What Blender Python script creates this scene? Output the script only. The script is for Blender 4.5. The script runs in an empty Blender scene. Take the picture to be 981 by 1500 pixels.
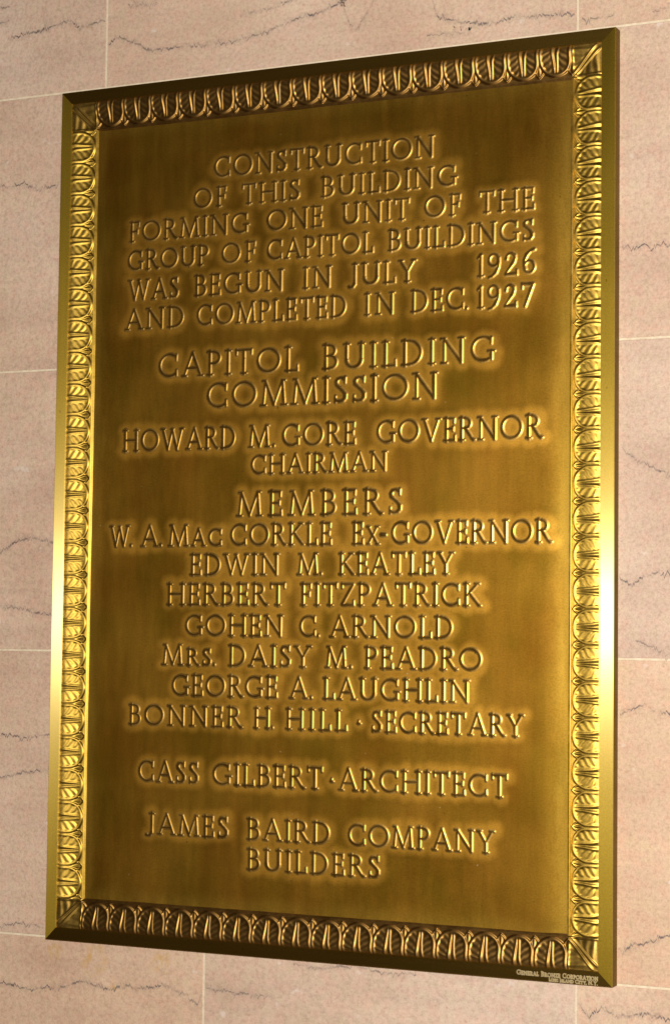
import bpy, math, random
import numpy as np
from mathutils import Matrix, Vector

# ------------------------------------------------------------------ camera
scene = bpy.context.scene
C = scene.collection
CAM_POS = Vector((1.2148, -2.5074, -0.1793))
R0 = (0.90289948, 0.42969086, 0.01176)       # camera right
R1 = (-0.016207, 0.06136872, -0.99798357)    # camera down
R2 = (-0.42954611, 0.90088825, 0.06237378)   # camera forward
cam_data = bpy.data.cameras.new("camera")
cam_data.sensor_fit = 'VERTICAL'
cam_data.angle_y = 2 * math.atan(750 / 3054.35)
cam_data.shift_y = -1.65 / 1500
cam_data.clip_start = 0.05
cam_data.clip_end = 100
cam = bpy.data.objects.new("camera", cam_data)
C.objects.link(cam)
M = Matrix(((R0[0], -R1[0], -R2[0]), (R0[1], -R1[1], -R2[1]), (R0[2], -R1[2], -R2[2]))).to_4x4()
M.translation = CAM_POS
cam.matrix_world = M
scene.camera = cam

# ------------------------------------------------------------------ light
world = bpy.data.worlds.new("World")
scene.world = world
world.use_nodes = True
bg = world.node_tree.nodes["Background"]
bg.inputs["Color"].default_value = (1.0, 0.74, 0.5, 1)
bg.inputs["Strength"].default_value = 0.04
flash_data = bpy.data.lights.new("flash", 'POINT')
flash_data.energy = 395
flash_data.color = (1.0, 0.93, 0.84)
flash_data.shadow_soft_size = 0.03
flash = bpy.data.objects.new("flash", flash_data)
C.objects.link(flash)
flash.location = CAM_POS + Vector((0.03, 0.0, 0.07))
scene.view_settings.view_transform = 'Standard'
scene.view_settings.look = 'None'
scene.view_settings.exposure = 0
scene.view_settings.gamma = 1

# text lines: wording, baseline z, cap height, words with their left and right ends (metres on the panel)
LINES = [
    ('CONSTRUCTION', 0.4572, 0.0287, [('CONSTRUCTION', -0.1657, 0.1648)]) ,
    ('OF THIS BUILDING', 0.4165, 0.0274, [('OF', -0.1968, -0.1443), ('THIS', -0.1216, -0.0309), ('BUILDING', -0.0006, 0.1969)]) ,
    ('FORMING ONE UNIT OF THE', 0.3768, 0.0281, [('FORMING', -0.2992, -0.1085), ('ONE', -0.0823, 0.0036), ('UNIT', 0.0303, 0.1301), ('OF', 0.1499, 0.2023), ('THE', 0.2265, 0.3049)]) ,
    ('GROUP OF CAPITOL BUILDINGS', 0.3364, 0.0277, [('GROUP', -0.3011, -0.1704), ('OF', -0.1513, -0.0977), ('CAPITOL', -0.0816, 0.0784), ('BUILDINGS', 0.0985, 0.3044)]) ,
    ('WAS BEGUN IN JULY 1926', 0.2937, 0.0289, [('WAS', -0.2992, -0.2167), ('BEGUN', -0.1934, -0.0539), ('IN', -0.0263, 0.0179), ('JULY', 0.0425, 0.1404), ('1926', 0.2244, 0.3073)]) ,
    ('AND COMPLETED IN DEC. 1927', 0.2525, 0.0289, [('AND', -0.3034, -0.2074), ('COMPLETED', -0.1889, 0.0401), ('IN', 0.0652, 0.1104), ('DEC.', 0.1321, 0.2137), ('1927', 0.2248, 0.3049)]) ,
    ('CAPITOL BUILDING', 0.1829, 0.0331, [('CAPITOL', -0.2489, -0.0302), ('BUILDING', 0.0043, 0.2515)]) ,
    ('COMMISSION', 0.1376, 0.0345, [('COMMISSION', -0.1715, 0.1729)]) ,
    ('HOWARD M. GORE GOVERNOR', 0.0815, 0.0299, [('HOWARD', -0.3038, -0.1243), ('M.', -0.1057, -0.064), ('GORE', -0.0544, 0.0559), ('GOVERNOR', 0.0849, 0.3159)]) ,
    ('CHAIRMAN', 0.045, 0.0258, [('CHAIRMAN', -0.1013, 0.1022)]) ,
    ('MEMBERS', -0.0118, 0.0331, [('MEMBERS', -0.1221, 0.1244)]) ,
    ('W. A. MAC CORKLE EX-GOVERNOR', -0.0515, 0.0293, [('W.', -0.322, -0.2852), ('A.', -0.2716, -0.2372), ('Mac', -0.2279, -0.1428), ('CORKLE', -0.1315, 0.0225), ('Ex-', 0.0511, 0.1018), ('GOVERNOR', 0.1075, 0.329)]) ,
    ('EDWIN M. KEATLEY', -0.0914, 0.0286, [('EDWIN', -0.1933, -0.0548), ('M.', -0.0292, 0.0088), ('KEATLEY', 0.032, 0.1972)]) ,
    ('HERBERT FITZPATRICK', -0.1322, 0.0292, [('HERBERT', -0.2291, -0.045), ('FITZPATRICK', -0.0242, 0.2339)]) ,
    ('GOHEN C. ARNOLD', -0.1739, 0.0283, [('GOHEN', -0.1994, -0.048), ('C.', -0.0251, 0.0056), ('ARNOLD', 0.02, 0.1969)]) ,
    ('MRS. DAISY M. PEADRO', -0.2145, 0.0284, [('Mrs.', -0.2351, -0.1501), ('DAISY', -0.1313, -0.0058), ('M.', 0.014, 0.0539), ('PEADRO', 0.0708, 0.2369)]) ,
    ('GEORGE A. LAUGHLIN', -0.2559, 0.0285, [('GEORGE', -0.2189, -0.0552), ('A.', -0.0384, -0.0034), ('LAUGHLIN', 0.011, 0.2205)]) ,
    ('BONNER H. HILL SECRETARY', -0.2971, 0.0275, [('BONNER', -0.2861, -0.1087), ('H.', -0.0913, -0.0608), ('HILL', -0.0436, 0.0479), ('^', 0.059, 0.0693), ('SECRETARY', 0.0816, 0.2937)]) ,
    ('CASS GILBERT ARCHITECT', -0.3744, 0.0286, [('CASS', -0.2695, -0.1729), ('GILBERT', -0.1533, 0.0136), ('^', 0.0212, 0.0307), ('ARCHITECT', 0.0356, 0.2729)]) ,
    ('JAMES BAIRD COMPANY', -0.4455, 0.0281, [('JAMES', -0.2548, -0.1259), ('BAIRD', -0.0996, 0.0252), ('COMPANY', 0.0497, 0.2553)]) ,
    ('BUILDERS', -0.4856, 0.028, [('BUILDERS', -0.0989, 0.0977)]) ,
]

# dark seams in the marble: slab, strength, points on the wall (x, z)
VEINS = [
    ('tl', 0.5, [(-0.5365, 0.7446), (-0.5172, 0.7443)]) ,
    ('tl', 1, [(-0.5208, 0.6969), (-0.4756, 0.7008), (-0.4463, 0.7054), (-0.4172, 0.712), (-0.3937, 0.7002), (-0.3536, 0.7045)]) ,
    ('tl', 0.6, [(-0.5359, 0.7211), (-0.5179, 0.724)]) ,
    ('tm', 1, [(-0.3471, 0.6659), (-0.3359, 0.6776), (-0.2961, 0.6641), (-0.2846, 0.6529), (-0.2512, 0.6521), (-0.1907, 0.6501), (-0.1474, 0.649), (-0.0942, 0.6573), (-0.0523, 0.6685), (-0.0057, 0.6771), (0.0351, 0.69)]) ,
    ('tm', 0.7, [(-0.1352, 0.6861), (-0.0841, 0.6895), (-0.0507, 0.7007)]) ,
    ('tm', 0.7, [(0.0177, 0.6922), (0.0325, 0.6537), (0.0458, 0.6475), (0.0607, 0.6691), (0.0706, 0.6856)]) ,
    ('tm', 0.9, [(0.1523, 0.6755), (0.1604, 0.6478), (0.1898, 0.6378), (0.238, 0.6294), (0.2665, 0.6341), (0.3135, 0.6312), (0.3524, 0.6292)]) ,
    ('tm', 0.4, [(0.1459, 0.6246), (0.2092, 0.6218)]) ,
    ('tm', 0.4, [(-0.3164, 0.7218), (-0.267, 0.7187)]) ,
    ('tr', 0.4, [(0.3617, 0.6192), (0.4054, 0.621)]) ,
    ('tr', 0.7, [(0.4548, 0.6177), (0.4779, 0.6228), (0.4903, 0.623)]) ,
    ('l1', 0.9, [(-0.5476, 0.4833), (-0.5295, 0.4797), (-0.5115, 0.4752), (-0.4879, 0.4802), (-0.4581, 0.4677), (-0.4256, 0.473)]) ,
    ('l2', 1, [(-0.533, -0.0696), (-0.5155, -0.0579), (-0.4923, -0.0433), (-0.4633, -0.0358), (-0.4203, -0.044)]) ,
    ('l2', 0.9, [(-0.5313, -0.1328), (-0.5135, -0.1347), (-0.4899, -0.1366), (-0.4607, -0.1413), (-0.4224, -0.1479)]) ,
    ('l3', 0.9, [(-0.5264, -0.3162), (-0.5087, -0.3176), (-0.4736, -0.3214), (-0.4447, -0.3205), (-0.4218, -0.3141)]) ,
    ('l3', 0.7, [(-0.5246, -0.3834), (-0.5071, -0.3808), (-0.4723, -0.3717), (-0.4229, -0.366)]) ,
    ('l3', 0.7, [(-0.519, -0.5945), (-0.5016, -0.5904), (-0.4727, -0.5836), (-0.4256, -0.5861)]) ,
    ('bl', 1, [(-0.5171, -0.6685), (-0.4995, -0.669), (-0.4705, -0.6724), (-0.4474, -0.6753), (-0.419, -0.6683), (-0.402, -0.6697), (-0.374, -0.6599), (-0.3573, -0.6567), (-0.3183, -0.6648), (-0.291, -0.6561), (-0.2745, -0.6603), (-0.2314, -0.6513), (-0.2077, -0.6585), (-0.1937, -0.6638), (-0.1776, -0.6734), (-0.1715, -0.6601)]) ,
    ('bm', 0.4, [(-0.1654, -0.6505), (-0.1151, -0.6528), (-0.0636, -0.653)]) ,
    ('bm', 0.5, [(-0.0338, -0.6076), (0.0066, -0.6099), (0.0561, -0.6034), (0.0954, -0.6092), (0.1436, -0.608)]) ,
    ('br', 1, [(0.3638, -0.626), (0.3746, -0.6419), (0.3922, -0.6303), (0.4187, -0.638), (0.4448, -0.6308), (0.4802, -0.6368), (0.4922, -0.6382)]) ,
    ('r3', 0.9, [(0.414, -0.5593), (0.4315, -0.5505), (0.4532, -0.5439), (0.48, -0.5337), (0.492, -0.5312)]) ,
    ('r3', 0.8, [(0.4148, -0.2674), (0.4306, -0.2586), (0.4482, -0.2539), (0.4613, -0.262), (0.4795, -0.2641), (0.4916, -0.2629)]) ,
    ('r1', 0.9, [(0.4155, 0.3234), (0.4289, 0.3198), (0.4467, 0.3229), (0.4556, 0.3153), (0.4688, 0.323), (0.4785, 0.3189), (0.4907, 0.3197)]) ,
    ('r2', 0.8, [(0.4181, 0.0654), (0.4386, 0.0502), (0.4606, 0.0385), (0.479, 0.0338), (0.4912, 0.031)]) ,
    ('r2', 1, [(0.4142, -0.0974), (0.4302, -0.1051), (0.4434, -0.0974), (0.4626, -0.089), (0.4679, -0.0924), (0.4792, -0.0908), (0.4913, -0.0891)]) ,
    ('r2', 0.4, [(0.4348, -0.1739), (0.4794, -0.1919)]) ,
]
MARK = [('General Bronze Corporation', 0.2880, 0.3940, -0.5932, 0.0058), ('Long Island City, N.Y.', 0.3305, 0.3935, -0.5986, 0.0044)]

rng = np.random.default_rng(7)
random.seed(7)
W, H = 0.8247, 1.2               # the plaque
T_OUT, T_IN = 0.0189, 0.0198     # border depth at its outer and inner edge
IN_B, IN_P = 0.0178, 0.0585      # inset of the carved band and of the panel
PANEL = 0.0132                   # panel depth
PX, PZ = W / 2 - IN_P, H / 2 - IN_P

# ------------------------------------------------------------------ helpers
def smooth(a, b, x):
    t = np.clip((x - a) / (b - a), 0, 1)
    return t * t * (3 - 2 * t)

def mesh_from(name, co, faces, mats=(), attrs=None, smooth_shade=True):
    """co (n,3) array, faces (m,4) or (m,3) int array -> mesh"""
    me = bpy.data.meshes.new(name)
    co = np.ascontiguousarray(co, dtype=np.float32)
    faces = np.ascontiguousarray(faces, dtype=np.int32)
    n, k = faces.shape
    me.vertices.add(len(co))
    me.vertices.foreach_set("co", co.ravel())
    me.loops.add(n * k)
    me.loops.foreach_set("vertex_index", faces.ravel())
    me.polygons.add(n)
    me.polygons.foreach_set("loop_start", np.arange(0, n * k, k, dtype=np.int32))
    me.polygons.foreach_set("use_smooth", np.full(n, smooth_shade, dtype=bool))
    for key, val in (attrs or {}).items():
        a = me.attributes.new(key, 'FLOAT', 'POINT')
        a.data.foreach_set("value", np.ascontiguousarray(val, dtype=np.float32).ravel())
    for m in mats:
        me.materials.append(m)
    me.update(calc_edges=True)
    me.validate()
    return me

def grid_faces(nx, nz, keep=None):
    """verts indexed k*nx+i, front side facing -y"""
    i, k = np.meshgrid(np.arange(nx - 1), np.arange(nz - 1))
    a = (k * nx + i).ravel()
    f = np.stack([a, a + 1, a + 1 + nx, a + nx], 1)
    return f if keep is None else f[keep.ravel()]

def compact(co, f, attrs=None):
    used = np.unique(f)
    mp = np.full(len(co), -1, dtype=np.int64)
    mp[used] = np.arange(len(used))
    return co[used], mp[f], {k: v.ravel()[used] for k, v in (attrs or {}).items()}

def link(name, me, parent=None, label=None, cat=None):
    o = bpy.data.objects.new(name, me)
    C.objects.link(o)
    if parent:
        o.parent = parent
    if label:
        o["label"] = label
    if cat:
        o["category"] = cat
    return o

def vnoise(x, z, seed):
    """smooth value noise, unit cells"""
    r = np.random.default_rng(seed)
    tab = r.random((64, 64))
    xi, zi = np.floor(x).astype(int), np.floor(z).astype(int)
    fx, fz = x - xi, z - zi
    fx, fz = fx * fx * (3 - 2 * fx), fz * fz * (3 - 2 * fz)
    g = lambda a, b: tab[a % 64, b % 64]
    return (g(xi, zi) * (1 - fx) + g(xi + 1, zi) * fx) * (1 - fz) + (g(xi, zi + 1) * (1 - fx) + g(xi + 1, zi + 1) * fx) * fz - 0.5

# ------------------------------------------------------------------ materials
def new_mat(name):
    m = bpy.data.materials.new(name)
    m.use_nodes = True
    nt = m.node_tree
    for n in list(nt.nodes):
        if n.type not in {'OUTPUT_MATERIAL', 'BSDF_PRINCIPLED'}:
            nt.nodes.remove(n)
    return m, nt, nt.nodes["Principled BSDF"]

def nd(nt, typ, **kw):
    n = nt.nodes.new(typ)
    for k, v in kw.items():
        if k in n.inputs.keys():
            n.inputs[k].default_value = v
        else:
            setattr(n, k, v)
    return n

def noise(nt, vec, scale, detail=3.0, rough=0.55, w=None):
    n = nd(nt, 'ShaderNodeTexNoise')
    n.inputs['Scale'].default_value = scale
    n.inputs['Detail'].default_value = detail
    n.inputs['Roughness'].default_value = rough
    nt.links.new(vec, n.inputs['Vector'])
    return n.outputs['Fac']

def ramp(nt, fac, stops):
    r = nd(nt, 'ShaderNodeValToRGB')
    el = r.color_ramp.elements
    while len(el) < len(stops):
        el.new(0.5)
    for e, (p, c) in zip(el, stops):
        e.position = p
        e.color = (*c, 1) if len(c) == 3 else c
    nt.links.new(fac, r.inputs['Fac'])
    return r.outputs['Color']

def mix(nt, fac, a, b, mode='MIX'):
    n = nd(nt, 'ShaderNodeMix', data_type='RGBA', blend_type=mode)
    for s, v in ((n.inputs[0], fac), (n.inputs[6], a), (n.inputs[7], b)):
        if isinstance(v, (int, float)):
            s.default_value = v
        elif isinstance(v, tuple):
            s.default_value = (*v, 1)
        else:
            nt.links.new(v, s)
    return n.outputs[2]

def math_n(nt, op, a, b=0.0, c=0.0):
    n = nd(nt, 'ShaderNodeMath', operation=op)
    for s, v in zip(n.inputs, (a, b, c)):
        if isinstance(v, (int, float)):
            s.default_value = v
        else:
            nt.links.new(v, s)
    return n.outputs[0]

def maprange(nt, v, a, b, c, d):
    n = nd(nt, 'ShaderNodeMapRange')
    nt.links.new(v, n.inputs['Value'])
    for k, x in (('From Min', a), ('From Max', b), ('To Min', c), ('To Max', d)):
        n.inputs[k].default_value = x
    return n.outputs[0]

def obj_coord(nt, scale=(1, 1, 1)):
    tc = nd(nt, 'ShaderNodeTexCoord')
    mp = nd(nt, 'ShaderNodeMapping')
    mp.inputs['Scale'].default_value = scale
    nt.links.new(tc.outputs['Object'], mp.inputs['Vector'])
    return mp.outputs['Vector']

def metal(name, ax, az, col_a, col_b, brush=(1, 1, 1), wear=False, bump=0.0, fine=0.25, rvar=0.15, coat=0.0):
    """bronze whose gloss spreads ax sideways and az upwards; col_a patinated, col_b clean"""
    m, nt, b = new_mat(name)
    big = noise(nt, obj_coord(nt, (1, 1, 1)), 7.0, 4.0)
    streak = noise(nt, obj_coord(nt, brush), 60.0, 4.0, 0.65)
    if wear:
        at = nd(nt, 'ShaderNodeAttribute', attribute_name='wear')
        f = math_n(nt, 'ADD', at.outputs['Fac'], maprange(nt, big, 0.3, 0.7, -0.20, 0.20))
        f = math_n(nt, 'ADD', f, maprange(nt, streak, 0.3, 0.7, -fine, fine))
    else:
        f = math_n(nt, 'ADD', maprange(nt, big, 0.3, 0.7, 0.35, 0.95), maprange(nt, streak, 0.3, 0.7, -fine, fine))
    cl = nd(nt, 'ShaderNodeClamp')
    nt.links.new(f, cl.inputs[0])
    f = cl.outputs[0]
    if wear:
        hue = maprange(nt, noise(nt, obj_coord(nt, (1, 1, 0.6)), 13.0, 4.0, 0.6), 0.28, 0.72, 0.0, 1.0)
        col_a = mix(nt, hue, col_a[0], col_a[1])
        rub_glow = nd(nt, 'ShaderNodeAttribute', attribute_name='rub_glow')
        rf = math_n(nt, 'MULTIPLY', rub_glow.outputs['Fac'], maprange(nt, streak, 0.3, 0.7, 0.7, 1.1))
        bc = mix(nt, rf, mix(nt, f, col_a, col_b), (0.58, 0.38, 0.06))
    else:
        bc = mix(nt, f, col_a, col_b)
    spots = noise(nt, obj_coord(nt, (1, 1, 0.35 if brush[2] < 0.1 else 1)), 170.0, 1.0, 0.4)
    if wear:
        bc = mix(nt, maprange(nt, spots, 0.815, 0.85, 0.0, 0.4), bc, (0.75, 0.62, 0.36))
    grit = noise(nt, obj_coord(nt), 520.0, 2.0, 0.6)
    bc = mix(nt, 1.0, bc, ramp(nt, grit, [(0.3, (0.84, 0.83, 0.82)), (0.5, (1.0, 1.0, 1.0)), (0.7, (1.14, 1.13, 1.12))]), 'MULTIPLY')
    bc = mix(nt, maprange(nt, spots, 0.215, 0.19, 0.0, 0.7), bc, (0.12, 0.07, 0.015))
    nt.links.new(bc, b.inputs['Base Color'])
    b.inputs['Metallic'].default_value = 1
    r = math.sqrt(math.sqrt(ax * az))
    ratio = max(ax, az) / min(ax, az)
    rr = maprange(nt, streak, 0.3, 0.7, r * (1 - rvar), r * (1 + rvar))
    nt.links.new(rr, b.inputs['Roughness'])
    an = (1 - 1 / ratio) / 0.9
    b.inputs['Anisotropic'].default_value = min(1.0, an)
    if ratio > 1.02:
        t = nd(nt, 'ShaderNodeCombineXYZ')
        t.inputs['X' if ax > az else 'Z'].default_value = 1.0
        nt.links.new(t.outputs[0], b.inputs['Tangent'])
    if bump:
        bp = nd(nt, 'ShaderNodeBump', Strength=1.0, Distance=bump)
        nt.links.new(streak, bp.inputs['Height'])
        nt.links.new(bp.outputs[0], b.inputs['Normal'])
    if coat:
        # the freshly rubbed scratches mirror the lamp almost white
        gl = nd(nt, 'ShaderNodeBsdfAnisotropic')
        gl.inputs['Color'].default_value = (1.0, 0.85, 0.40, 1)
        gl.inputs['Roughness'].default_value = math.sqrt(math.sqrt(ax * coat))
        rt = ax / coat
        gl.inputs['Anisotropy'].default_value = -(1 - 1 / math.sqrt(rt))
        nt.links.new(t.outputs[0], gl.inputs['Tangent'])
        ms = nd(nt, 'ShaderNodeMixShader')
        ms.inputs[0].default_value = 0.32
        nt.links.new(b.outputs[0], ms.inputs[1]); nt.links.new(gl.outputs[0], ms.inputs[2])
        nt.links.new(ms.outputs[0], nt.nodes['Material Output'].inputs['Surface'])
    return m

GOLD, BROWN = (0.86, 0.56, 0.11), (0.50, 0.30, 0.055)
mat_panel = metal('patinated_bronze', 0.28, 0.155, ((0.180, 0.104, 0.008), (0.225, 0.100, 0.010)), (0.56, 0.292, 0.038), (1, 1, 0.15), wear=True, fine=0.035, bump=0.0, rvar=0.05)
mat_text = metal('rubbed_bronze', 0.20, 0.18, (0.54, 0.30, 0.05), (0.74, 0.45, 0.11), (1, 1, 1), fine=0.1)
mat_face = metal('polished_bronze', 0.10, 0.10, (0.50, 0.27, 0.05), (0.62, 0.36, 0.08), (1, 1, 1), fine=0.1)
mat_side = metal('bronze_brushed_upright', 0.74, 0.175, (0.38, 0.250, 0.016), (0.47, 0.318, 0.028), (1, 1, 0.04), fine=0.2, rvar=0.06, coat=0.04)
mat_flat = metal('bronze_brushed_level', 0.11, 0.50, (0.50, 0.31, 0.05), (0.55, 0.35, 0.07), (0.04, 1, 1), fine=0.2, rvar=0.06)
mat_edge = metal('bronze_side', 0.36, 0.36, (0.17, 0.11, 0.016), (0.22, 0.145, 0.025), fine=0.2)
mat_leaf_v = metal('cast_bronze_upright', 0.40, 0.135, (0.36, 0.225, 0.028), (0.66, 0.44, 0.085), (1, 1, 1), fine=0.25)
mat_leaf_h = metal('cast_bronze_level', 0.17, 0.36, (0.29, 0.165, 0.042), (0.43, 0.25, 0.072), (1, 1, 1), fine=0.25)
mat_corner = metal('cast_bronze_corner', 0.22, 0.22, (0.28, 0.17, 0.03), (0.44, 0.28, 0.065), (1, 1, 1), fine=0.25)
mat_mark = metal('bright_engraving', 0.5, 0.5, (0.48, 0.38, 0.20), (0.64, 0.52, 0.30))

def stone_material():
    m, nt, b = new_mat('pink_marble')
    v = obj_coord(nt)
    info = nd(nt, 'ShaderNodeObjectInfo')
    add = nd(nt, 'ShaderNodeVectorMath', operation='ADD')
    cx = nd(nt, 'ShaderNodeCombineXYZ')
    nt.links.new(math_n(nt, 'MULTIPLY', info.outputs['Random'], 20.0), cx.inputs['Y'])
    nt.links.new(v, add.inputs[0]); nt.links.new(cx.outputs[0], add.inputs[1])
    v = add.outputs[0]
    cloud = noise(nt, v, 5.0, 5.0, 0.6)
    grain = noise(nt, v, 190.0, 4.0, 0.65)
    speck = noise(nt, v, 420.0, 2.0, 0.6)
    col = ramp(nt, cloud, [(0.3, (0.54, 0.375, 0.275)), (0.5, (0.595, 0.437, 0.325)), (0.7, (0.635, 0.485, 0.375))])
    col = mix(nt, 1.0, col, ramp(nt, grain, [(0.28, (0.80, 0.77, 0.76)), (0.5, (1.0, 1.0, 1.0)), (0.72, (1.10, 1.11, 1.11))]), 'MULTIPLY')
    col = mix(nt, 1.0, col, ramp(nt, speck, [(0.3, (0.90, 0.89, 0.89)), (0.5, (1.0, 1.0, 1.0)), (0.7, (1.06, 1.06, 1.06))]), 'MULTIPLY')
    hue = noise(nt, v, 75.0, 3.0, 0.6)
    col = mix(nt, 1.0, col, ramp(nt, hue, [(0.35, (1.03, 0.965, 0.96)), (0.5, (1.0, 1.0, 1.0)), (0.65, (0.985, 1.02, 0.97))]), 'MULTIPLY')
    tcb = nd(nt, 'ShaderNodeMapping')
    tcb.inputs['Scale'].default_value = (1.0, 1.0, 6.0)
    nt.links.new(v, tcb.inputs['Vector'])
    bandn = noise(nt, tcb.outputs[0], 4.0, 5.0, 0.6)
    col = mix(nt, 1.0, col, ramp(nt, bandn, [(0.3, (0.92, 0.90, 0.90)), (0.5, (1.0, 1.0, 1.0)), (0.7, (1.06, 1.06, 1.04))]), 'MULTIPLY')
    tint = mix(nt, info.outputs['Random'], (1.04, 0.99, 0.93), (0.98, 1.0, 1.06))
    col = mix(nt, 1.0, col, tint, 'MULTIPLY')
    # pale flecks and reddish grains
    fl = maprange(nt, noise(nt, v, 55.0, 2.0, 0.5), 0.70, 0.76, 0.0, 0.55)
    col = mix(nt, fl, col, (0.72, 0.62, 0.56))
    rd = maprange(nt, noise(nt, v, 120.0, 1.0, 0.5), 0.71, 0.77, 0.0, 0.35)
    col = mix(nt, rd, col, (0.42, 0.20, 0.13))
    # yellow stains under the plaque
    tc = nd(nt, 'ShaderNodeTexCoord')
    for (sx, sz, sr) in ((-0.345, -0.622, 0.030), (-0.305, -0.662, 0.016), (-0.41, -0.615, 0.02), (-0.235, -0.621, 0.02)):
        ds = nd(nt, 'ShaderNodeVectorMath', operation='DISTANCE')
        nt.links.new(tc.outputs['Object'], ds.inputs[0])
        ds.inputs[1].default_value = (sx, 0, sz)
        k = math_n(nt, 'MULTIPLY', maprange(nt, ds.outputs['Value'], sr * 0.2, sr, 1.0, 0.0), maprange(nt, noise(nt, v, 90.0, 3.0), 0.42, 0.62, 0.0, 0.75))
        col = mix(nt, k, col, (0.55, 0.33, 0.10))
    at = nd(nt, 'ShaderNodeAttribute', attribute_name='vein')
    brk = maprange(nt, noise(nt, v, 140.0, 2.0, 0.5), 0.30, 0.46, 0.35, 1.0)
    k = math_n(nt, 'MULTIPLY', at.outputs['Fac'], brk)
    col = mix(nt, k, col, (0.12, 0.10, 0.10))
    nt.links.new(col, b.inputs['Base Color'])
    b.inputs['Roughness'].default_value = 0.62
    b.inputs['Specular IOR Level'].default_value = 0.3
    bp = nd(nt, 'ShaderNodeBump', Strength=0.5, Distance=0.0012)
    nt.links.new(grain, bp.inputs['Height'])
    nt.links.new(bp.outputs[0], b.inputs['Normal'])
    return m

def mortar_material():
    m, nt, b = new_mat('cream_mortar')
    n = noise(nt, obj_coord(nt), 120.0, 3.0)
    nt.links.new(ramp(nt, n, [(0.3, (0.62, 0.52, 0.37)), (0.7, (0.78, 0.68, 0.52))]), b.inputs['Base Color'])
    b.inputs['Roughness'].default_value = 0.9
    return m

mat_stone, mat_mortar = stone_material(), mortar_material()

# ------------------------------------------------------------------ wall
JOINTS = [1.01, 0.6061, 0.2044, -0.1973, -0.599, -1.0]
ROWS = [   # (row top index, slab edges, the veins each slab carries)
    (0, [-1.5, -0.3507, 0.3561, 1.5], ['tl', 'tm', 'tr']),
    (1, [-1.5, 0.02, 1.5], ['l1', 'r1']),
    (2, [-1.5, -0.13, 1.5], ['l2', 'r2']),
    (3, [-1.5, 0.08, 1.5], ['l3', 'r3']),
    (4, [-1.5, -0.1689, 0.3597, 1.5], ['bl', 'bm', 'br']),
]
wall = link('marble_wall', None, label='wall of pink veined marble slabs with thin cream joints behind the bronze plaque', cat='wall')

def vein_ribbon(pts, strength, wide=1.0, lift=0.00025):
    """a jagged dark seam lying in the face of a slab"""
    P = np.array(pts)
    seg = np.linalg.norm(np.diff(P, axis=0), axis=1)
    s = np.concatenate([[0], np.cumsum(seg)])
    step = 0.0008
    t = np.arange(0, s[-1], step)
    x, z = np.interp(t, s, P[:, 0]), np.interp(t, s, P[:, 1])
    n = len(t)
    teeth = np.zeros(n)
    i = 0
    while i < n:
        ln = int(rng.integers(3, 8))
        amp = rng.normal(0, 0.0028)
        j = min(n, i + ln)
        teeth[i:j] += amp * np.linspace(1, -0.2, j - i)
        i = j
    z = z + teeth + 0.0015 * np.convolve(rng.normal(0, 1, n), np.ones(7) / 7, 'same')
    hw = (0.0005 + 0.00035 * rng.random(n)) * (0.8 + 0.3 * strength) * wide * (0.75 + 0.9 * np.abs(np.convolve(rng.normal(0, 1, n), np.ones(25) / 8, 'same')[:n]).clip(0, 1.4) * 0.5)
    fade = np.clip(0.7 + 1.0 * np.convolve(rng.normal(0, 1, n), np.ones(15) / 15, 'same'), 0.2, 1) * (0.5 + 0.5 * strength)
    dx, dz = np.gradient(x), np.gradient(z)
    l = np.hypot(dx, dz) + 1e-9
    nx, nz = -dz / l, dx / l
    co, val = [], []
    for off, vv in ((-2.2, 0), (-0.6, 1), (0.6, 1), (2.2, 0)):
        co.append(np.stack([x, np.full(n, -lift), z + hw * off * 1.3], 1))
        val.append(fade * vv)
    co = np.concatenate(co); val = np.concatenate(val)
    f = []
    k = np.arange(n - 1)
    for r in range(3):
        f.append(np.stack([r * n + k, r * n + k + 1, (r + 1) * n + k + 1, (r + 1) * n + k], 1))
    return co, np.concatenate(f), val

def slab(x0, x1, z0, z1, veins):
    g, c, d = 0.0013, 0.0006, 0.03
    x0, x1, z0, z1 = x0 + g, x1 - g, z0 + g, z1 - g
    loops = [(0, d), (0, c), (c, 0)]
    co, f = [], []
    for ins, y in loops:
        co += [(x0 + ins, y, z0 + ins), (x1 - ins, y, z0 + ins), (x1 - ins, y, z1 - ins), (x0 + ins, y, z1 - ins)]
    for r in range(2):
        for k in range(4):
            a, b2 = r * 4 + k, r * 4 + (k + 1) % 4
            f.append((a, b2, b2 + 4, a + 4))
    f.append((8, 9, 10, 11))
    f.append((3, 2, 1, 0))
    co = np.array(co); f = np.array(f); val = np.zeros(len(co))
    for key, st, pl in VEINS:
        if key in veins:
          for wide, dim, lift in ((3.6, 0.16, 0.00015), (1.0, 1.0, 0.00028)):
            vc, vf, vv = vein_ribbon(pl, st, wide, lift)
            vv = vv * dim
            inside = (vc[:, 0] > x0 + 0.001) & (vc[:, 0] < x1 - 0.001)
            vf = vf[inside[vf].all(axis=1)]
            f = np.concatenate([f, vf + len(co)]); co = np.concatenate([co, vc]); val = np.concatenate([val, vv])
    co, f, at = compact(co, f, {'vein': val})
    return mesh_from('marble_slab', co, f, [mat_stone], at, smooth_shade=False)

for top, edges, vs in ROWS:
    for k in range(len(edges) - 1):
        link('marble_slab', slab(edges[k], edges[k + 1], JOINTS[top + 1], JOINTS[top], [vs[k]]), wall)
mc = np.array([(x, y, z) for y in (0.0005, 0.04) for x, z in ((-1.5, -1.0), (1.5, -1.0), (1.5, 1.01), (-1.5, 1.01))])
mf = np.array([(0, 1, 2, 3), (7, 6, 5, 4), (0, 4, 5, 1), (1, 5, 6, 2), (2, 6, 7, 3), (3, 7, 4, 0)])
link('mortar', mesh_from('mortar', mc, mf, [mat_mortar], smooth_shade=False), wall)

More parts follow.
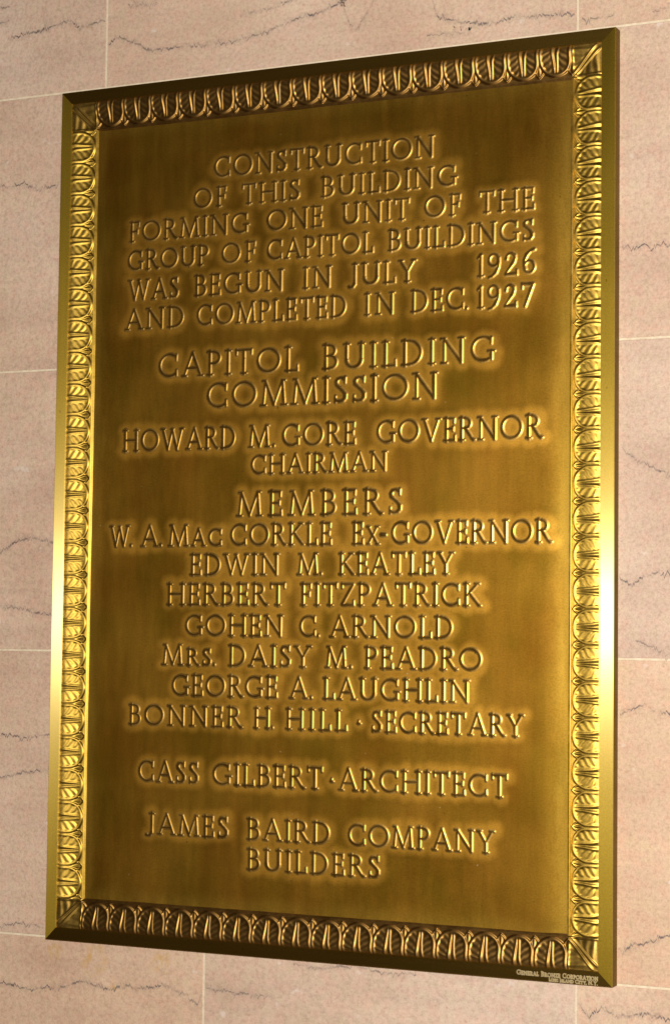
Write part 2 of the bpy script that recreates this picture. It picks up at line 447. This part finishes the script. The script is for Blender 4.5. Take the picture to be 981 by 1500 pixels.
# ------------------------------------------------------------------ lettering: roman capitals as tapered strokes
TH, TN, SF = 0.042, 0.026, 0.022
def arc(cx, cy, rx, ry, a0, a1, thick=TH, thin=TN, n=18, lean=0.0):
    out = []
    for i in range(n + 1):
        a = math.radians(a0 + (a1 - a0) * i / n)
        w = abs(math.cos(a - lean)) ** 1.5
        out.append((cx + rx * math.cos(a), cy + ry * math.sin(a), thin + (thick - thin) * w))
    return out
def st(x0, y0, x1, y1, r): return [(x0, y0, r), (x1, y1, r)]
def stem(x, y0, y1, r, foot=True, head=True, s=0.105):
    o = [st(x, y0 + 0.04, x, y1 - 0.04, r)]
    if foot: o += [st(x - s, y0 + SF, x + s, y0 + SF, SF), [(x, y0 + 0.05, r), (x, y0 + 0.02, r + 0.025)]]
    if head: o += [st(x - s, y1 - SF, x + s, y1 - SF, SF), [(x, y1 - 0.05, r), (x, y1 - 0.02, r + 0.025)]]
    return o
def foot(x, y, s=0.1): return [st(x - s, y, x + s, y, SF)]
def tick(x, y0, y1, r=0.034): return [[(x, y0, r), (x, y1, r * 0.6)]]
B, Tp = TN, 1 - TN
G = {}
G['A'] = (0.86, [st(0.10, 0.03, 0.42, 0.97, TN), st(0.43, 0.98, 0.76, 0.03, TH), st(0.2, 0.34, 0.64, 0.34, TN)] + foot(0.10, SF, 0.09) + foot(0.76, SF, 0.1))
G['B'] = (0.60, stem(0.13, 0, 1, TH) + [st(0.13, Tp, 0.3, Tp, TN), arc(0.3, 0.755, 0.18, 0.205, 90, -90), st(0.13, 0.54, 0.32, 0.54, TN), arc(0.3, 0.29, 0.24, 0.25, 90, -90), st(0.13, B, 0.3, B, TN)])
G['C'] = (0.84, [arc(0.48, 0.5, 0.41, 0.46, 52, 308, lean=0.3)] + tick(0.75, 0.93, 0.70) + tick(0.76, 0.08, 0.29))
G['D'] = (0.80, stem(0.13, 0, 1, TH) + [st(0.13, Tp, 0.33, Tp, TN), arc(0.32, 0.5, 0.40, 0.46, 90, -90), st(0.13, B, 0.33, B, TN)])
G['E'] = (0.56, stem(0.13, 0, 1, TH) + [st(0.13, Tp, 0.46, Tp, TN), st(0.13, 0.52, 0.42, 0.52, TN), st(0.13, B, 0.50, B, TN)] + tick(0.47, 0.97, 0.78) + tick(0.43, 0.60, 0.44, 0.03) + tick(0.51, 0.03, 0.24))
G['F'] = (0.52, stem(0.13, 0, 1, TH) + [st(0.13, Tp, 0.46, Tp, TN), st(0.13, 0.51, 0.40, 0.51, TN)] + tick(0.47, 0.97, 0.78) + tick(0.41, 0.60, 0.42, 0.03))
G['G'] = (0.88, [arc(0.48, 0.5, 0.41, 0.46, 52, 300, lean=0.3)] + tick(0.75, 0.93, 0.70) + [st(0.76, 0.1, 0.76, 0.40, TH), st(0.64, 0.41, 0.87, 0.41, SF)])
G['H'] = (0.88, stem(0.13, 0, 1, TH) + stem(0.74, 0, 1, TH) + [st(0.13, 0.52, 0.74, 0.52, TN)])
G['I'] = (0.26, stem(0.13, 0, 1, TH))
G['J'] = (0.40, stem(0.25, 0.2, 1, TH, foot=False) + [[(0.25, 0.22, TH), (0.24, 0.06, 0.06), (0.17, -0.06, 0.045), (0.06, -0.09, TN), (0.0, -0.05, 0.05)]])
G['K'] = (0.74, stem(0.13, 0, 1, TH) + [st(0.16, 0.45, 0.6, 0.95, TN), st(0.27, 0.58, 0.68, 0.05, TH), [(0.68, 0.05, 0.05), (0.76, 0.02, 0.02)]] + foot(0.6, 1 - SF, 0.09))
G['L'] = (0.54, stem(0.13, 0, 1, TH) + [st(0.13, B, 0.48, B, TN)] + tick(0.50, 0.03, 0.26))
G['M'] = (1.02, [st(0.11, 0.03, 0.19, 0.95, TN), st(0.19, 0.95, 0.52, 0.04, TH), st(0.52, 0.04, 0.82, 0.96, TN), st(0.83, 0.96, 0.90, 0.03, TH)] + foot(0.11, SF, 0.1) + foot(0.90, SF, 0.1) + foot(0.14, 1 - SF, 0.06) + foot(0.87, 1 - SF, 0.06))
G['N'] = (0.90, [st(0.14, 0.03, 0.14, 0.95, TN), st(0.14, 0.97, 0.76, 0.04, TH), st(0.76, 0.03, 0.76, 0.97, 0.048)] + foot(0.14, SF) + foot(0.10, 1 - SF, 0.08) + foot(0.76, 1 - SF))
G['O'] = (0.96, [arc(0.48, 0.5, 0.42, 0.46, 0, 360, n=36, lean=0.3)])
G['P'] = (0.58, stem(0.13, 0, 1, TH) + [st(0.13, Tp, 0.3, Tp, TN), arc(0.3, 0.725, 0.22, 0.235, 90, -90), st(0.13, 0.49, 0.3, 0.49, TN)])
G['R'] = (0.70, stem(0.13, 0, 1, TH) + [st(0.13, Tp, 0.3, Tp, TN), arc(0.3, 0.745, 0.21, 0.215, 90, -90), st(0.13, 0.53, 0.3, 0.53, TN), [(0.31, 0.53, 0.05), (0.58, 0.1, TH), (0.66, 0.03, 0.05), (0.73, 0.03, 0.02)]])
G['S'] = (0.54, [[(0.42, 0.86, 0.03), (0.36, 0.93, 0.038), (0.27, 0.955, TN), (0.16, 0.91, 0.045), (0.11, 0.80, 0.055), (0.13, 0.69, 0.062), (0.25, 0.56, TH), (0.36, 0.45, TH), (0.44, 0.32, 0.062), (0.44, 0.18, 0.055), (0.37, 0.08, 0.045), (0.26, 0.045, TN), (0.14, 0.07, 0.036), (0.09, 0.14, 0.03)]] + tick(0.43, 0.97, 0.76) + tick(0.08, 0.03, 0.26))
G['T'] = (0.70, stem(0.35, 0, 1, TH, head=False) + [st(0.07, Tp, 0.63, Tp, TN)] + tick(0.05, 0.99, 0.80) + tick(0.65, 0.99, 0.80))
G['U'] = (0.84, stem(0.14, 0.35, 1, TH, foot=False) + stem(0.70, 0.35, 1, 0.05, foot=False) + [arc(0.42, 0.34, 0.28, 0.30, 180, 360, thick=0.06)])
G['V'] = (0.84, [st(0.10, 0.97, 0.42, 0.04, TH), st(0.42, 0.04, 0.73, 0.97, TN)] + foot(0.10, 1 - SF) + foot(0.73, 1 - SF, 0.09))
G['W'] = (1.22, [st(0.10, 0.97, 0.37, 0.04, TH), st(0.37, 0.04, 0.60, 0.93, TN), st(0.60, 0.97, 0.86, 0.04, TH), st(0.86, 0.04, 1.11, 0.97, TN)] + foot(0.10, 1 - SF) + foot(1.11, 1 - SF, 0.09) + foot(0.6, 1 - SF, 0.06))
G['X'] = (0.76, [st(0.10, 0.97, 0.64, 0.03, TH), st(0.12, 0.03, 0.62, 0.97, TN)] + foot(0.1, 1 - SF, 0.09) + foot(0.62, 1 - SF, 0.09) + foot(0.12, SF, 0.09) + foot(0.65, SF, 0.09))
G['Y'] = (0.76, [st(0.09, 0.97, 0.38, 0.46, TH), st(0.38, 0.46, 0.66, 0.97, TN)] + stem(0.38, 0, 0.5, TH, head=False) + foot(0.09, 1 - SF, 0.09) + foot(0.66, 1 - SF, 0.09))
G['Z'] = (0.66, [st(0.08, Tp, 0.58, Tp, TN), st(0.58, 0.95, 0.08, 0.05, TH), st(0.08, B, 0.58, B, TN)] + tick(0.07, 0.99, 0.8) + tick(0.60, 0.02, 0.22))
G['1'] = (0.30, stem(0.17, 0, 1, TH, head=False) + [[(0.17, 0.96, 0.06), (0.06, 0.84, 0.03)]])
G['2'] = (0.58, [[(0.08, 0.72, 0.05), (0.11, 0.85, TN), (0.20, 0.94, TN), (0.31, 0.95, 0.045), (0.41, 0.86, 0.06), (0.43, 0.73, TH), (0.37, 0.55, 0.06), (0.22, 0.30, TN), (0.06, 0.06, TN)], st(0.06, B, 0.47, B, 0.045)] + tick(0.50, 0.0, 0.2, 0.04))
G['6'] = (0.58, [[(0.50, 1.07, 0.045), (0.34, 1.0, TN), (0.19, 0.84, 0.055), (0.10, 0.6, TH), (0.09, 0.4, TH), (0.13, 0.2, 0.06)], arc(0.30, 0.30, 0.20, 0.265, 0, 360, n=28)])
G['9'] = (0.58, [arc(0.28, 0.70, 0.20, 0.265, 0, 360, n=28), [(0.47, 0.80, 0.06), (0.49, 0.6, TH), (0.46, 0.38, TH), (0.36, 0.14, 0.055), (0.22, -0.02, TN), (0.08, -0.07, TN)]])
G['7'] = (0.56, [st(0.06, 0.95, 0.50, 0.95, 0.05), [(0.50, 0.94, 0.05), (0.17, -0.04, TH)]] + tick(0.05, 0.98, 0.76, 0.04))
G['.'] = (0.12, [[(0.06, 0.05, 0.055), (0.06, 0.055, 0.055)]])
G[','] = (0.14, [[(0.08, 0.05, 0.055), (0.03, -0.12, 0.02)]])
G['-'] = (0.30, [st(0.05, 0.42, 0.25, 0.42, 0.05)])
G['^'] = (0.30, [[(0.15, 0.50, 0.02), (0.15, 0.38, 0.05)], [(0.10, 0.38, 0.03), (0.22, 0.38, 0.03)]])

def layout_word(text, x0, x1, cap):
    """-> list of (strokes in metres) for a word stretched between x0 and x1"""
    track = 0.13
    items, w = [], 0.0
    for i, ch in enumerate(text):
        s = 0.80 if ch.islower() else 1.0
        gw, gs = G[ch.upper()]
        tr = 0.03 if ch in '.,-' else track
        if i: w += tr
        items.append((w, s, gs)); w += gw * s
    avail = (x1 - x0) / cap
    sx = max(0.84, min(1.16, avail / w)) if len(text) > 2 else min(1.1, avail / w)
    slack = avail - w * sx
    gap = slack / max(1, len(text) - 1)
    out = []
    for i, (x, s, gs) in enumerate(items):
        for pl in gs:
            out.append(([(x0 + (x * sx + i * gap + p[0] * s * sx) * cap, p[1] * s * cap, p[2] * (0.92 + 0.08 * s) * cap) for p in pl]))
    return out

def sdf(strokes, X, Z, x0, z0, step, reach):
    """signed distance to a union of tapered strokes, evaluated only near each of them"""
    D = np.full(X.shape, 1.0, dtype=np.float32)
    nz, nx = X.shape
    for pl in strokes:
        for (ax, az, ar), (bx, bz, br) in zip(pl[:-1], pl[1:]):
            m = reach + max(ar, br)
            i0 = max(0, int((min(ax, bx) - m - x0) / step)); i1 = min(nx, int((max(ax, bx) + m - x0) / step) + 2)
            k0 = max(0, int((min(az, bz) - m - z0) / step)); k1 = min(nz, int((max(az, bz) + m - z0) / step) + 2)
            if i1 <= i0 or k1 <= k0: continue
            x, z = X[k0:k1, i0:i1], Z[k0:k1, i0:i1]
            dx, dz = bx - ax, bz - az
            t = np.clip(((x - ax) * dx + (z - az) * dz) / (dx * dx + dz * dz + 1e-12), 0, 1)
            d = np.hypot(x - ax - t * dx, z - az - t * dz) - (ar + t * (br - ar))
            D[k0:k1, i0:i1] = np.minimum(D[k0:k1, i0:i1], d)
    return D

line_strokes = []
for label, zb, cap, words in LINES:
    ss = []
    for w, a, b2 in words:
        inset = 0.0006
        ss.append([[(x, zb + z, r) for x, z, r in pl] for pl in layout_word(w, a + inset, b2 - inset, cap)])
    line_strokes.append(ss)

# ------------------------------------------------------------------ plaque
plaque = link('memorial_plaque', None, label='large bronze plaque with raised lettering and a leaf border fixed to the marble wall', cat='plaque')

def panel_wave(x, z):
    """the casting is not quite flat"""
    h = 0.0007 * vnoise(x * 6 + 9, z * 6 + 5, 3) + 0.00025 * vnoise(x * 17 + 3, z * 17 + 1, 4)
    return h - 0.0014 * (1 - smooth(0, 0.050, PX - x)) ** 2

PS = 0.0024
pnx, pnz = int(2 * PX / PS) + 1, int(2 * PZ / PS) + 1
px, pz = np.meshgrid(np.linspace(-PX, PX, pnx), np.linspace(-PZ, PZ, pnz))
dist = np.full(px.shape, 1.0)
for ss in line_strokes:
    dist = np.minimum(dist, sdf(sum(ss, []), px, pz, -PX, -PZ, 2 * PX / (pnx - 1), 0.022))
jit = 0.004 * vnoise(px * 60 + 8, pz * 60 + 8, 11) + 0.006 * vnoise(px * 22 + 8, pz * 22 + 8, 12)
halo = 1 - smooth(0.002, 0.0140, dist + jit)
edge = np.minimum(PX - np.abs(px), PZ - np.abs(pz))
wear = 0.60 * halo + 0.12
rub_glow = 0.22 * (1 - smooth(0.001, 0.024, edge + jit)) + 0.22 * (1 - smooth(0.0, 0.060, PX - px + 2 * jit)) ** 1.5  # rubbed rim on all sides, plus flash glow painted along the right edge
swell = 0.00018 * (1 - smooth(0.003, 0.016, dist))
def panel_height(x, z): return PANEL + panel_wave(x, z)
ph = panel_height(px, pz) + swell
co = np.stack([px, -ph, pz], -1).reshape(-1, 3)
panel = link('panel', mesh_from('panel', co, grid_faces(pnx, pnz), [mat_panel], {'wear': np.clip(wear, 0, 1), 'rub_glow': np.clip(rub_glow, 0, 1)}), plaque)

LS = 0.0005
def raised_text(ss, base, depth_fn, mats, step, a_in, h0, lam, extra=0.0):
    xs = [p[0] for pl in ss for p in pl]; zs = [p[1] for pl in ss for p in pl]
    m = 0.009 if len(mats) > 1 else 0.004
    x0, x1, z0, z1 = min(xs) - m, max(xs) + m, min(zs) - m, max(zs) + m
    nx, nz = int((x1 - x0) / step) + 1, int((z1 - z0) / step) + 1
    X, Z = np.meshgrid(x0 + step * np.arange(nx), z0 + step * np.arange(nz))
    D = sdf(ss, X, Z, x0, z0, step, 0.009)
    s = np.maximum(-D, 0)
    h = np.where(D < 0, h0 + a_in * (1 - np.exp(-s / 0.0006)), h0 * np.exp(-np.maximum(D, 0) / lam))
    if len(mats) > 1:                                    # soften the cast edges
        for _ in range(1):
            hp = np.pad(h, 1, mode='edge')
            h = (hp[:-2, 1:-1] + 2 * hp[1:-1, 1:-1] + hp[2:, 1:-1]) / 4
            hp = np.pad(h, 1, mode='edge')
            h = (hp[1:-1, :-2] + 2 * hp[1:-1, 1:-1] + hp[1:-1, 2:]) / 4
    hh = depth_fn(X, Z) + h + extra
    inside = h > h0 * 0.05
    keep = inside[:-1, :-1] | inside[1:, :-1] | inside[:-1, 1:] | inside[1:, 1:]
    co = np.stack([X, -hh, Z], -1).reshape(-1, 3)
    gf = grid_faces(nx, nz, keep)
    top = D.ravel()[gf].mean(axis=1) < 0.0001
    co, f, _ = compact(co, gf)
    me = mesh_from('word', co, f, mats)
    if len(mats) > 1:
        me.polygons.foreach_set('material_index', top.astype(np.int32))
    return me

for (label, zb, cap, words), ss in zip(LINES, line_strokes):
    row = link('text_line', None, plaque, label='raised line of text reading ' + label)
    for ws, wt in zip(ss, [w[0] for w in words]):
        me = raised_text(ws, PANEL, panel_height, [mat_text, mat_face], LS, 0.00020, 0.00072, 0.0011, 0.00018 - 0.00008)
        link('word', me, row)

# flat border rails, mitred at the corners, with a narrow side face
PROFILE = [(0.0, -0.001), (0.0, 0.0172), (0.0002, 0.0181), (0.0009, T_OUT), (0.0168, T_IN), (0.0175, T_IN - 0.0002), (0.0180, T_IN - 0.0010), (0.0182, 0.010)]
def rail(a, b2, inward, mat):
    """a, b2: outer corners (x, z); inward: unit vector to the plaque's middle"""
    a, b2, inward = np.array(a), np.array(b2), np.array(inward)
    d = (b2 - a) / np.linalg.norm(b2 - a)
    n = 120
    co, f = [], []
    for ins, dep in PROFILE:
        s = a + inward * ins + d * ins
        e = b2 + inward * ins - d * ins
        for k in range(n + 1):
            q = s + (e - s) * k / n
            wob = 0.00012 * float(vnoise(np.array([q[0] * 9 + 20.0]), np.array([q[1] * 9 + 20.0]), 21)[0])
            co.append((q[0], -dep - wob, q[1]))
    for r in range(len(PROFILE) - 1):
        for k in range(n):
            i = r * (n + 1) + k
            f.append((i, i + 1, i + n + 2, i + n + 1))
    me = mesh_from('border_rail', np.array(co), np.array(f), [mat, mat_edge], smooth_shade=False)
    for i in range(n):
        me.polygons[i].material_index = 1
    return me
cs = dict(tl=(-W / 2, H / 2), tr=(W / 2, H / 2), br=(W / 2, -H / 2), bl=(-W / 2, -H / 2))
link('border_rail', rail(cs['bl'], cs['br'], (0, 1), mat_flat), plaque, label='bottom rail carrying the small maker name')
bottom_rail = plaque.children[-1]
link('border_rail', rail(cs['br'], cs['tr'], (-1, 0), mat_side), plaque)
link('border_rail', rail(cs['tr'], cs['tl'], (0, -1), mat_flat), plaque)
link('border_rail', rail(cs['tl'], cs['bl'], (1, 0), mat_side), plaque)

# ------------------------------------------------------------------ carved leaf bands
BAND0, BAND1 = 0.0182, 0.0561      # inset of the leaf bases and of the leaf tips
BD = BAND1 - BAND0
def band_profile(v):
    xs = [0, 0.06, 0.14, 0.24, 0.45, 0.66, 0.76, 0.90, 0.96, 1.0]
    hs = [0.0176, 0.0192, 0.0203, 0.0203, 0.0184, 0.0161, 0.0152, 0.0157, 0.0155, 0.0150]
    # smooth interpolation
    return np.interp(v, np.linspace(0, 1, 60), np.convolve(np.pad(np.interp(np.linspace(0, 1, 60), xs, hs), 3, mode='edge'), np.ones(7) / 7, 'valid'))

def bump(x): return np.exp(-x * x)

def leaf_mesh(pitch, seed, mat, k_rim, k_mid, k_lobe, w_mid, lobes):
    r = np.random.default_rng(seed)
    nu, nv = 76, 66
    u, v = np.meshgrid(np.linspace(-0.5, 0.5, nu), np.linspace(0, 1, nv))
    uu = u + 0.012 * vnoise(u * 4 + 5, v * 4 + 5, seed + 50)
    vv = v + 0.015 * vnoise(u * 4 + 15, v * 4 + 25, seed + 60)
    au = np.abs(uu)
    half, v0, vl = 0.49, 0.40, 0.565
    q = np.sqrt((au / half) ** 2 + (np.maximum(vv - v0, 0) / vl) ** 2) + 1e-6
    d = (1 - q) * 0.47                                    # distance inside the outline, in pitches
    h = np.zeros_like(u)
    rim = bump((d - 0.045) / 0.040)
    inside = smooth(0.03, 0.09, d)
    outside = 1 - smooth(-0.028, 0.022, d)
    h += k_rim * rim - 0.3 * smooth(0.05, 0.11, d) * smooth(0.0, 0.12, vv)
    lob = np.cos(2 * np.pi * (lobes * (vv - 0.62 * au) + 0.15 + 0.35 * vnoise(u * 3 + 1, v * 3 + 1, seed + 90)))
    band = smooth(0.06, 0.11, d) * smooth(0.10, 0.2, au) * smooth(0.06, 0.14, vv) * (1 - smooth(0.30, 0.44, au) * 0.3)
    h += k_lobe * band * lob * (1 + 0.3 * vnoise(u * 6 + 3, v * 6 + 7, seed + 70)) + 0.15 * band
    rr = 0.032 + 0.072 * np.clip(1 - vv, 0, 1) ** 1.6
    mid = bump((au - rr) / w_mid) * (1 - smooth(0.78, 0.90, vv))
    h += k_mid * mid - 0.4 * bump(au / 0.03) * (1 - smooth(0.6, 0.8, vv))
    # the pointed leaf between two neighbours
    up = 0.5 - au
    wd = 0.22 * np.clip((0.975 - vv) / 0.36, 0, 1) ** 0.62
    dd = wd - up
    din = smooth(0.0, 0.03, dd)
    h += outside * (-1.9 + 0.9 * bump((dd - 0.03) / 0.028) * (vv > 0.45) + 0.7 * din + 0.9 * din * bump(up / 0.035))
    h += 0.12 * vnoise(u * 9 + 2, v * 9 + 4, seed + 80)
    # seat the cell on its neighbours and on the fillets
    fade = smooth(0.0, 0.05, v)
    hh = band_profile(v) + 0.001 * h * (0.35 + 0.65 * fade)
    co = np.stack([u * pitch * 1.002, -hh, v * BD], -1).reshape(-1, 3)
    return mesh_from('leaf', co, grid_faces(nu, nv), [mat])

def corner_mesh(seed):
    n = 84
    S = IN_P - BAND0 + 0.0002
    a, b2 = np.meshgrid(np.linspace(0, 1, n), np.linspace(0, 1, n))   # 0 outer, 1 towards the panel
    p = (a + b2) / 2; t = a - b2; at = np.abs(t)
    h = np.zeros_like(a)
    rr = 0.05 + 0.10 * (1 - p) ** 1.3
    h += 1.0 * bump((at - rr) / 0.045) - 0.4 * bump(at / 0.05)
    lob = np.cos(2 * np.pi * (4.2 * (p - 0.35 * at) + 0.1))
    band = smooth(0.16, 0.28, at) * smooth(0.05, 0.14, np.minimum(a, b2)) * smooth(0.0, 0.08, np.minimum(1 - a, 1 - b2))
    h += 0.4 * band * lob - 0.3 * smooth(0.1, 0.2, at)
    h += 0.9 * bump((np.minimum(1 - a, 1 - b2) - 0.04) / 0.035)
    h += 0.15 * vnoise(a * 7 + 1, b2 * 7 + 2, seed)
    m = np.minimum(a, b2)
    hh = 0.5 * (band_profile(m) + band_profile(p)) + 0.001 * h * (0.35 + 0.65 * smooth(0, 0.05, m))
    co = np.stack([a * S, -hh, b2 * S], -1).reshape(-1, 3)
    return mesh_from('corner_leaf', co, grid_faces(n, n), [mat_corner])

FILLET = [(0.0558, 0.0125), (0.0560, 0.0152), (0.0564, 0.0159), (0.0571, 0.0161), (0.0578, 0.0158), (0.0585, 0.0150), (0.0592, 0.0141), (0.0599, 0.0134), (0.0606, 0.0127)]
def fillet_mesh(a, b2, inward, mat):
    """the narrow bead between leaves and panel"""
    a, b2, inward = np.array(a), np.array(b2), np.array(inward)
    d = (b2 - a) / np.linalg.norm(b2 - a)
    n = 160
    co, f = [], []
    for ins, dep in FILLET:
        s, e = a + inward * ins + d * ins, b2 + inward * ins - d * ins
        for k in range(n + 1):
            q = s + (e - s) * k / n
            wob = 0.0004 * float(vnoise(np.array([q[0] * 55 + 20.0 + ins]), np.array([q[1] * 55 + 20.0]), 31)[0])
            co.append((q[0], -dep - wob, q[1]))
    for r in range(len(FILLET) - 1):
        for k in range(n):
            i = r * (n + 1) + k
            f.append((i, i + 1, i + n + 2, i + n + 1))
    return mesh_from('leaf_border', np.array(co), np.array(f), [mat])

LH = [leaf_mesh(2 * PX / 16, 100 + i, mat_leaf_h, 0.75, 0.80, 0.32, 0.030, 4.6) for i in range(4)]
LV = [leaf_mesh(2 * PZ / 24, 200 + i, mat_leaf_v, 0.32, 0.58, 0.30, 0.040, 3.9) for i in range(4)]
SIDES = [   # outer corners, inward, leaf count, meshes, turn about y
    (cs['bl'], cs['br'], (0, 1), 16, LH, 0.0),
    (cs['br'], cs['tr'], (-1, 0), 24, LV, -math.pi / 2),
    (cs['tr'], cs['tl'], (0, -1), 16, LH, math.pi),
    (cs['tl'], cs['bl'], (1, 0), 24, LV, math.pi / 2),
]
for a, b2, inward, cnt, meshes, ang in SIDES:
    strip = link('leaf_border', fillet_mesh(a, b2, inward, mat_leaf_h if cnt == 16 else mat_leaf_v), plaque)
    A, Bv, I = np.array(a), np.array(b2), np.array(inward)
    d = (Bv - A) / np.linalg.norm(Bv - A)
    s, e = A + I * BAND0 + d * IN_P, Bv + I * BAND0 - d * IN_P
    for k in range(cnt):
        q = s + (e - s) * (k + 0.5) / cnt
        leaf = link('leaf', meshes[random.randrange(4)], strip)
        leaf.location = (q[0], 0, q[1])
        leaf.rotation_euler = (0, ang, 0)
corner = corner_mesh(5)
for (x, z), ang in ((cs['bl'], 0), (cs['br'], -math.pi / 2), (cs['tr'], math.pi), (cs['tl'], math.pi / 2)):
    o = link('corner_leaf', corner, plaque)
    o.location = (x - math.copysign(BAND0, x), 0, z - math.copysign(BAND0, z))
    o.rotation_euler = (0, ang, 0)

# ------------------------------------------------------------------ the maker's name on the bottom rail
ss = []
for text, x0, x1, zb, cap in MARK:
    wds = text.split(' ')
    tot = sum(len(w) for w in wds) + 0.8 * (len(wds) - 1)
    x = x0
    for w in wds:
        wl = (x1 - x0) * len(w) / tot
        ss += [[(p[0], zb + p[1], p[2] * 1.15) for p in pl] for pl in layout_word(w, x, x + wl, cap)]
        x += wl + (x1 - x0) * 0.8 / tot
def rail_depth(X, Z):
    ins = Z + H / 2
    return T_OUT + (T_IN - T_OUT) * np.clip((ins - 0.0009) / 0.0159, 0, 1)
mk = raised_text(ss, 0, rail_depth, [mat_mark], 0.00032, 0.0001, 0.00006, 0.0001, 0.0)
mk.name = 'maker_name'
link('maker_name', mk, bottom_rail, label='small pale maker name in two lines')
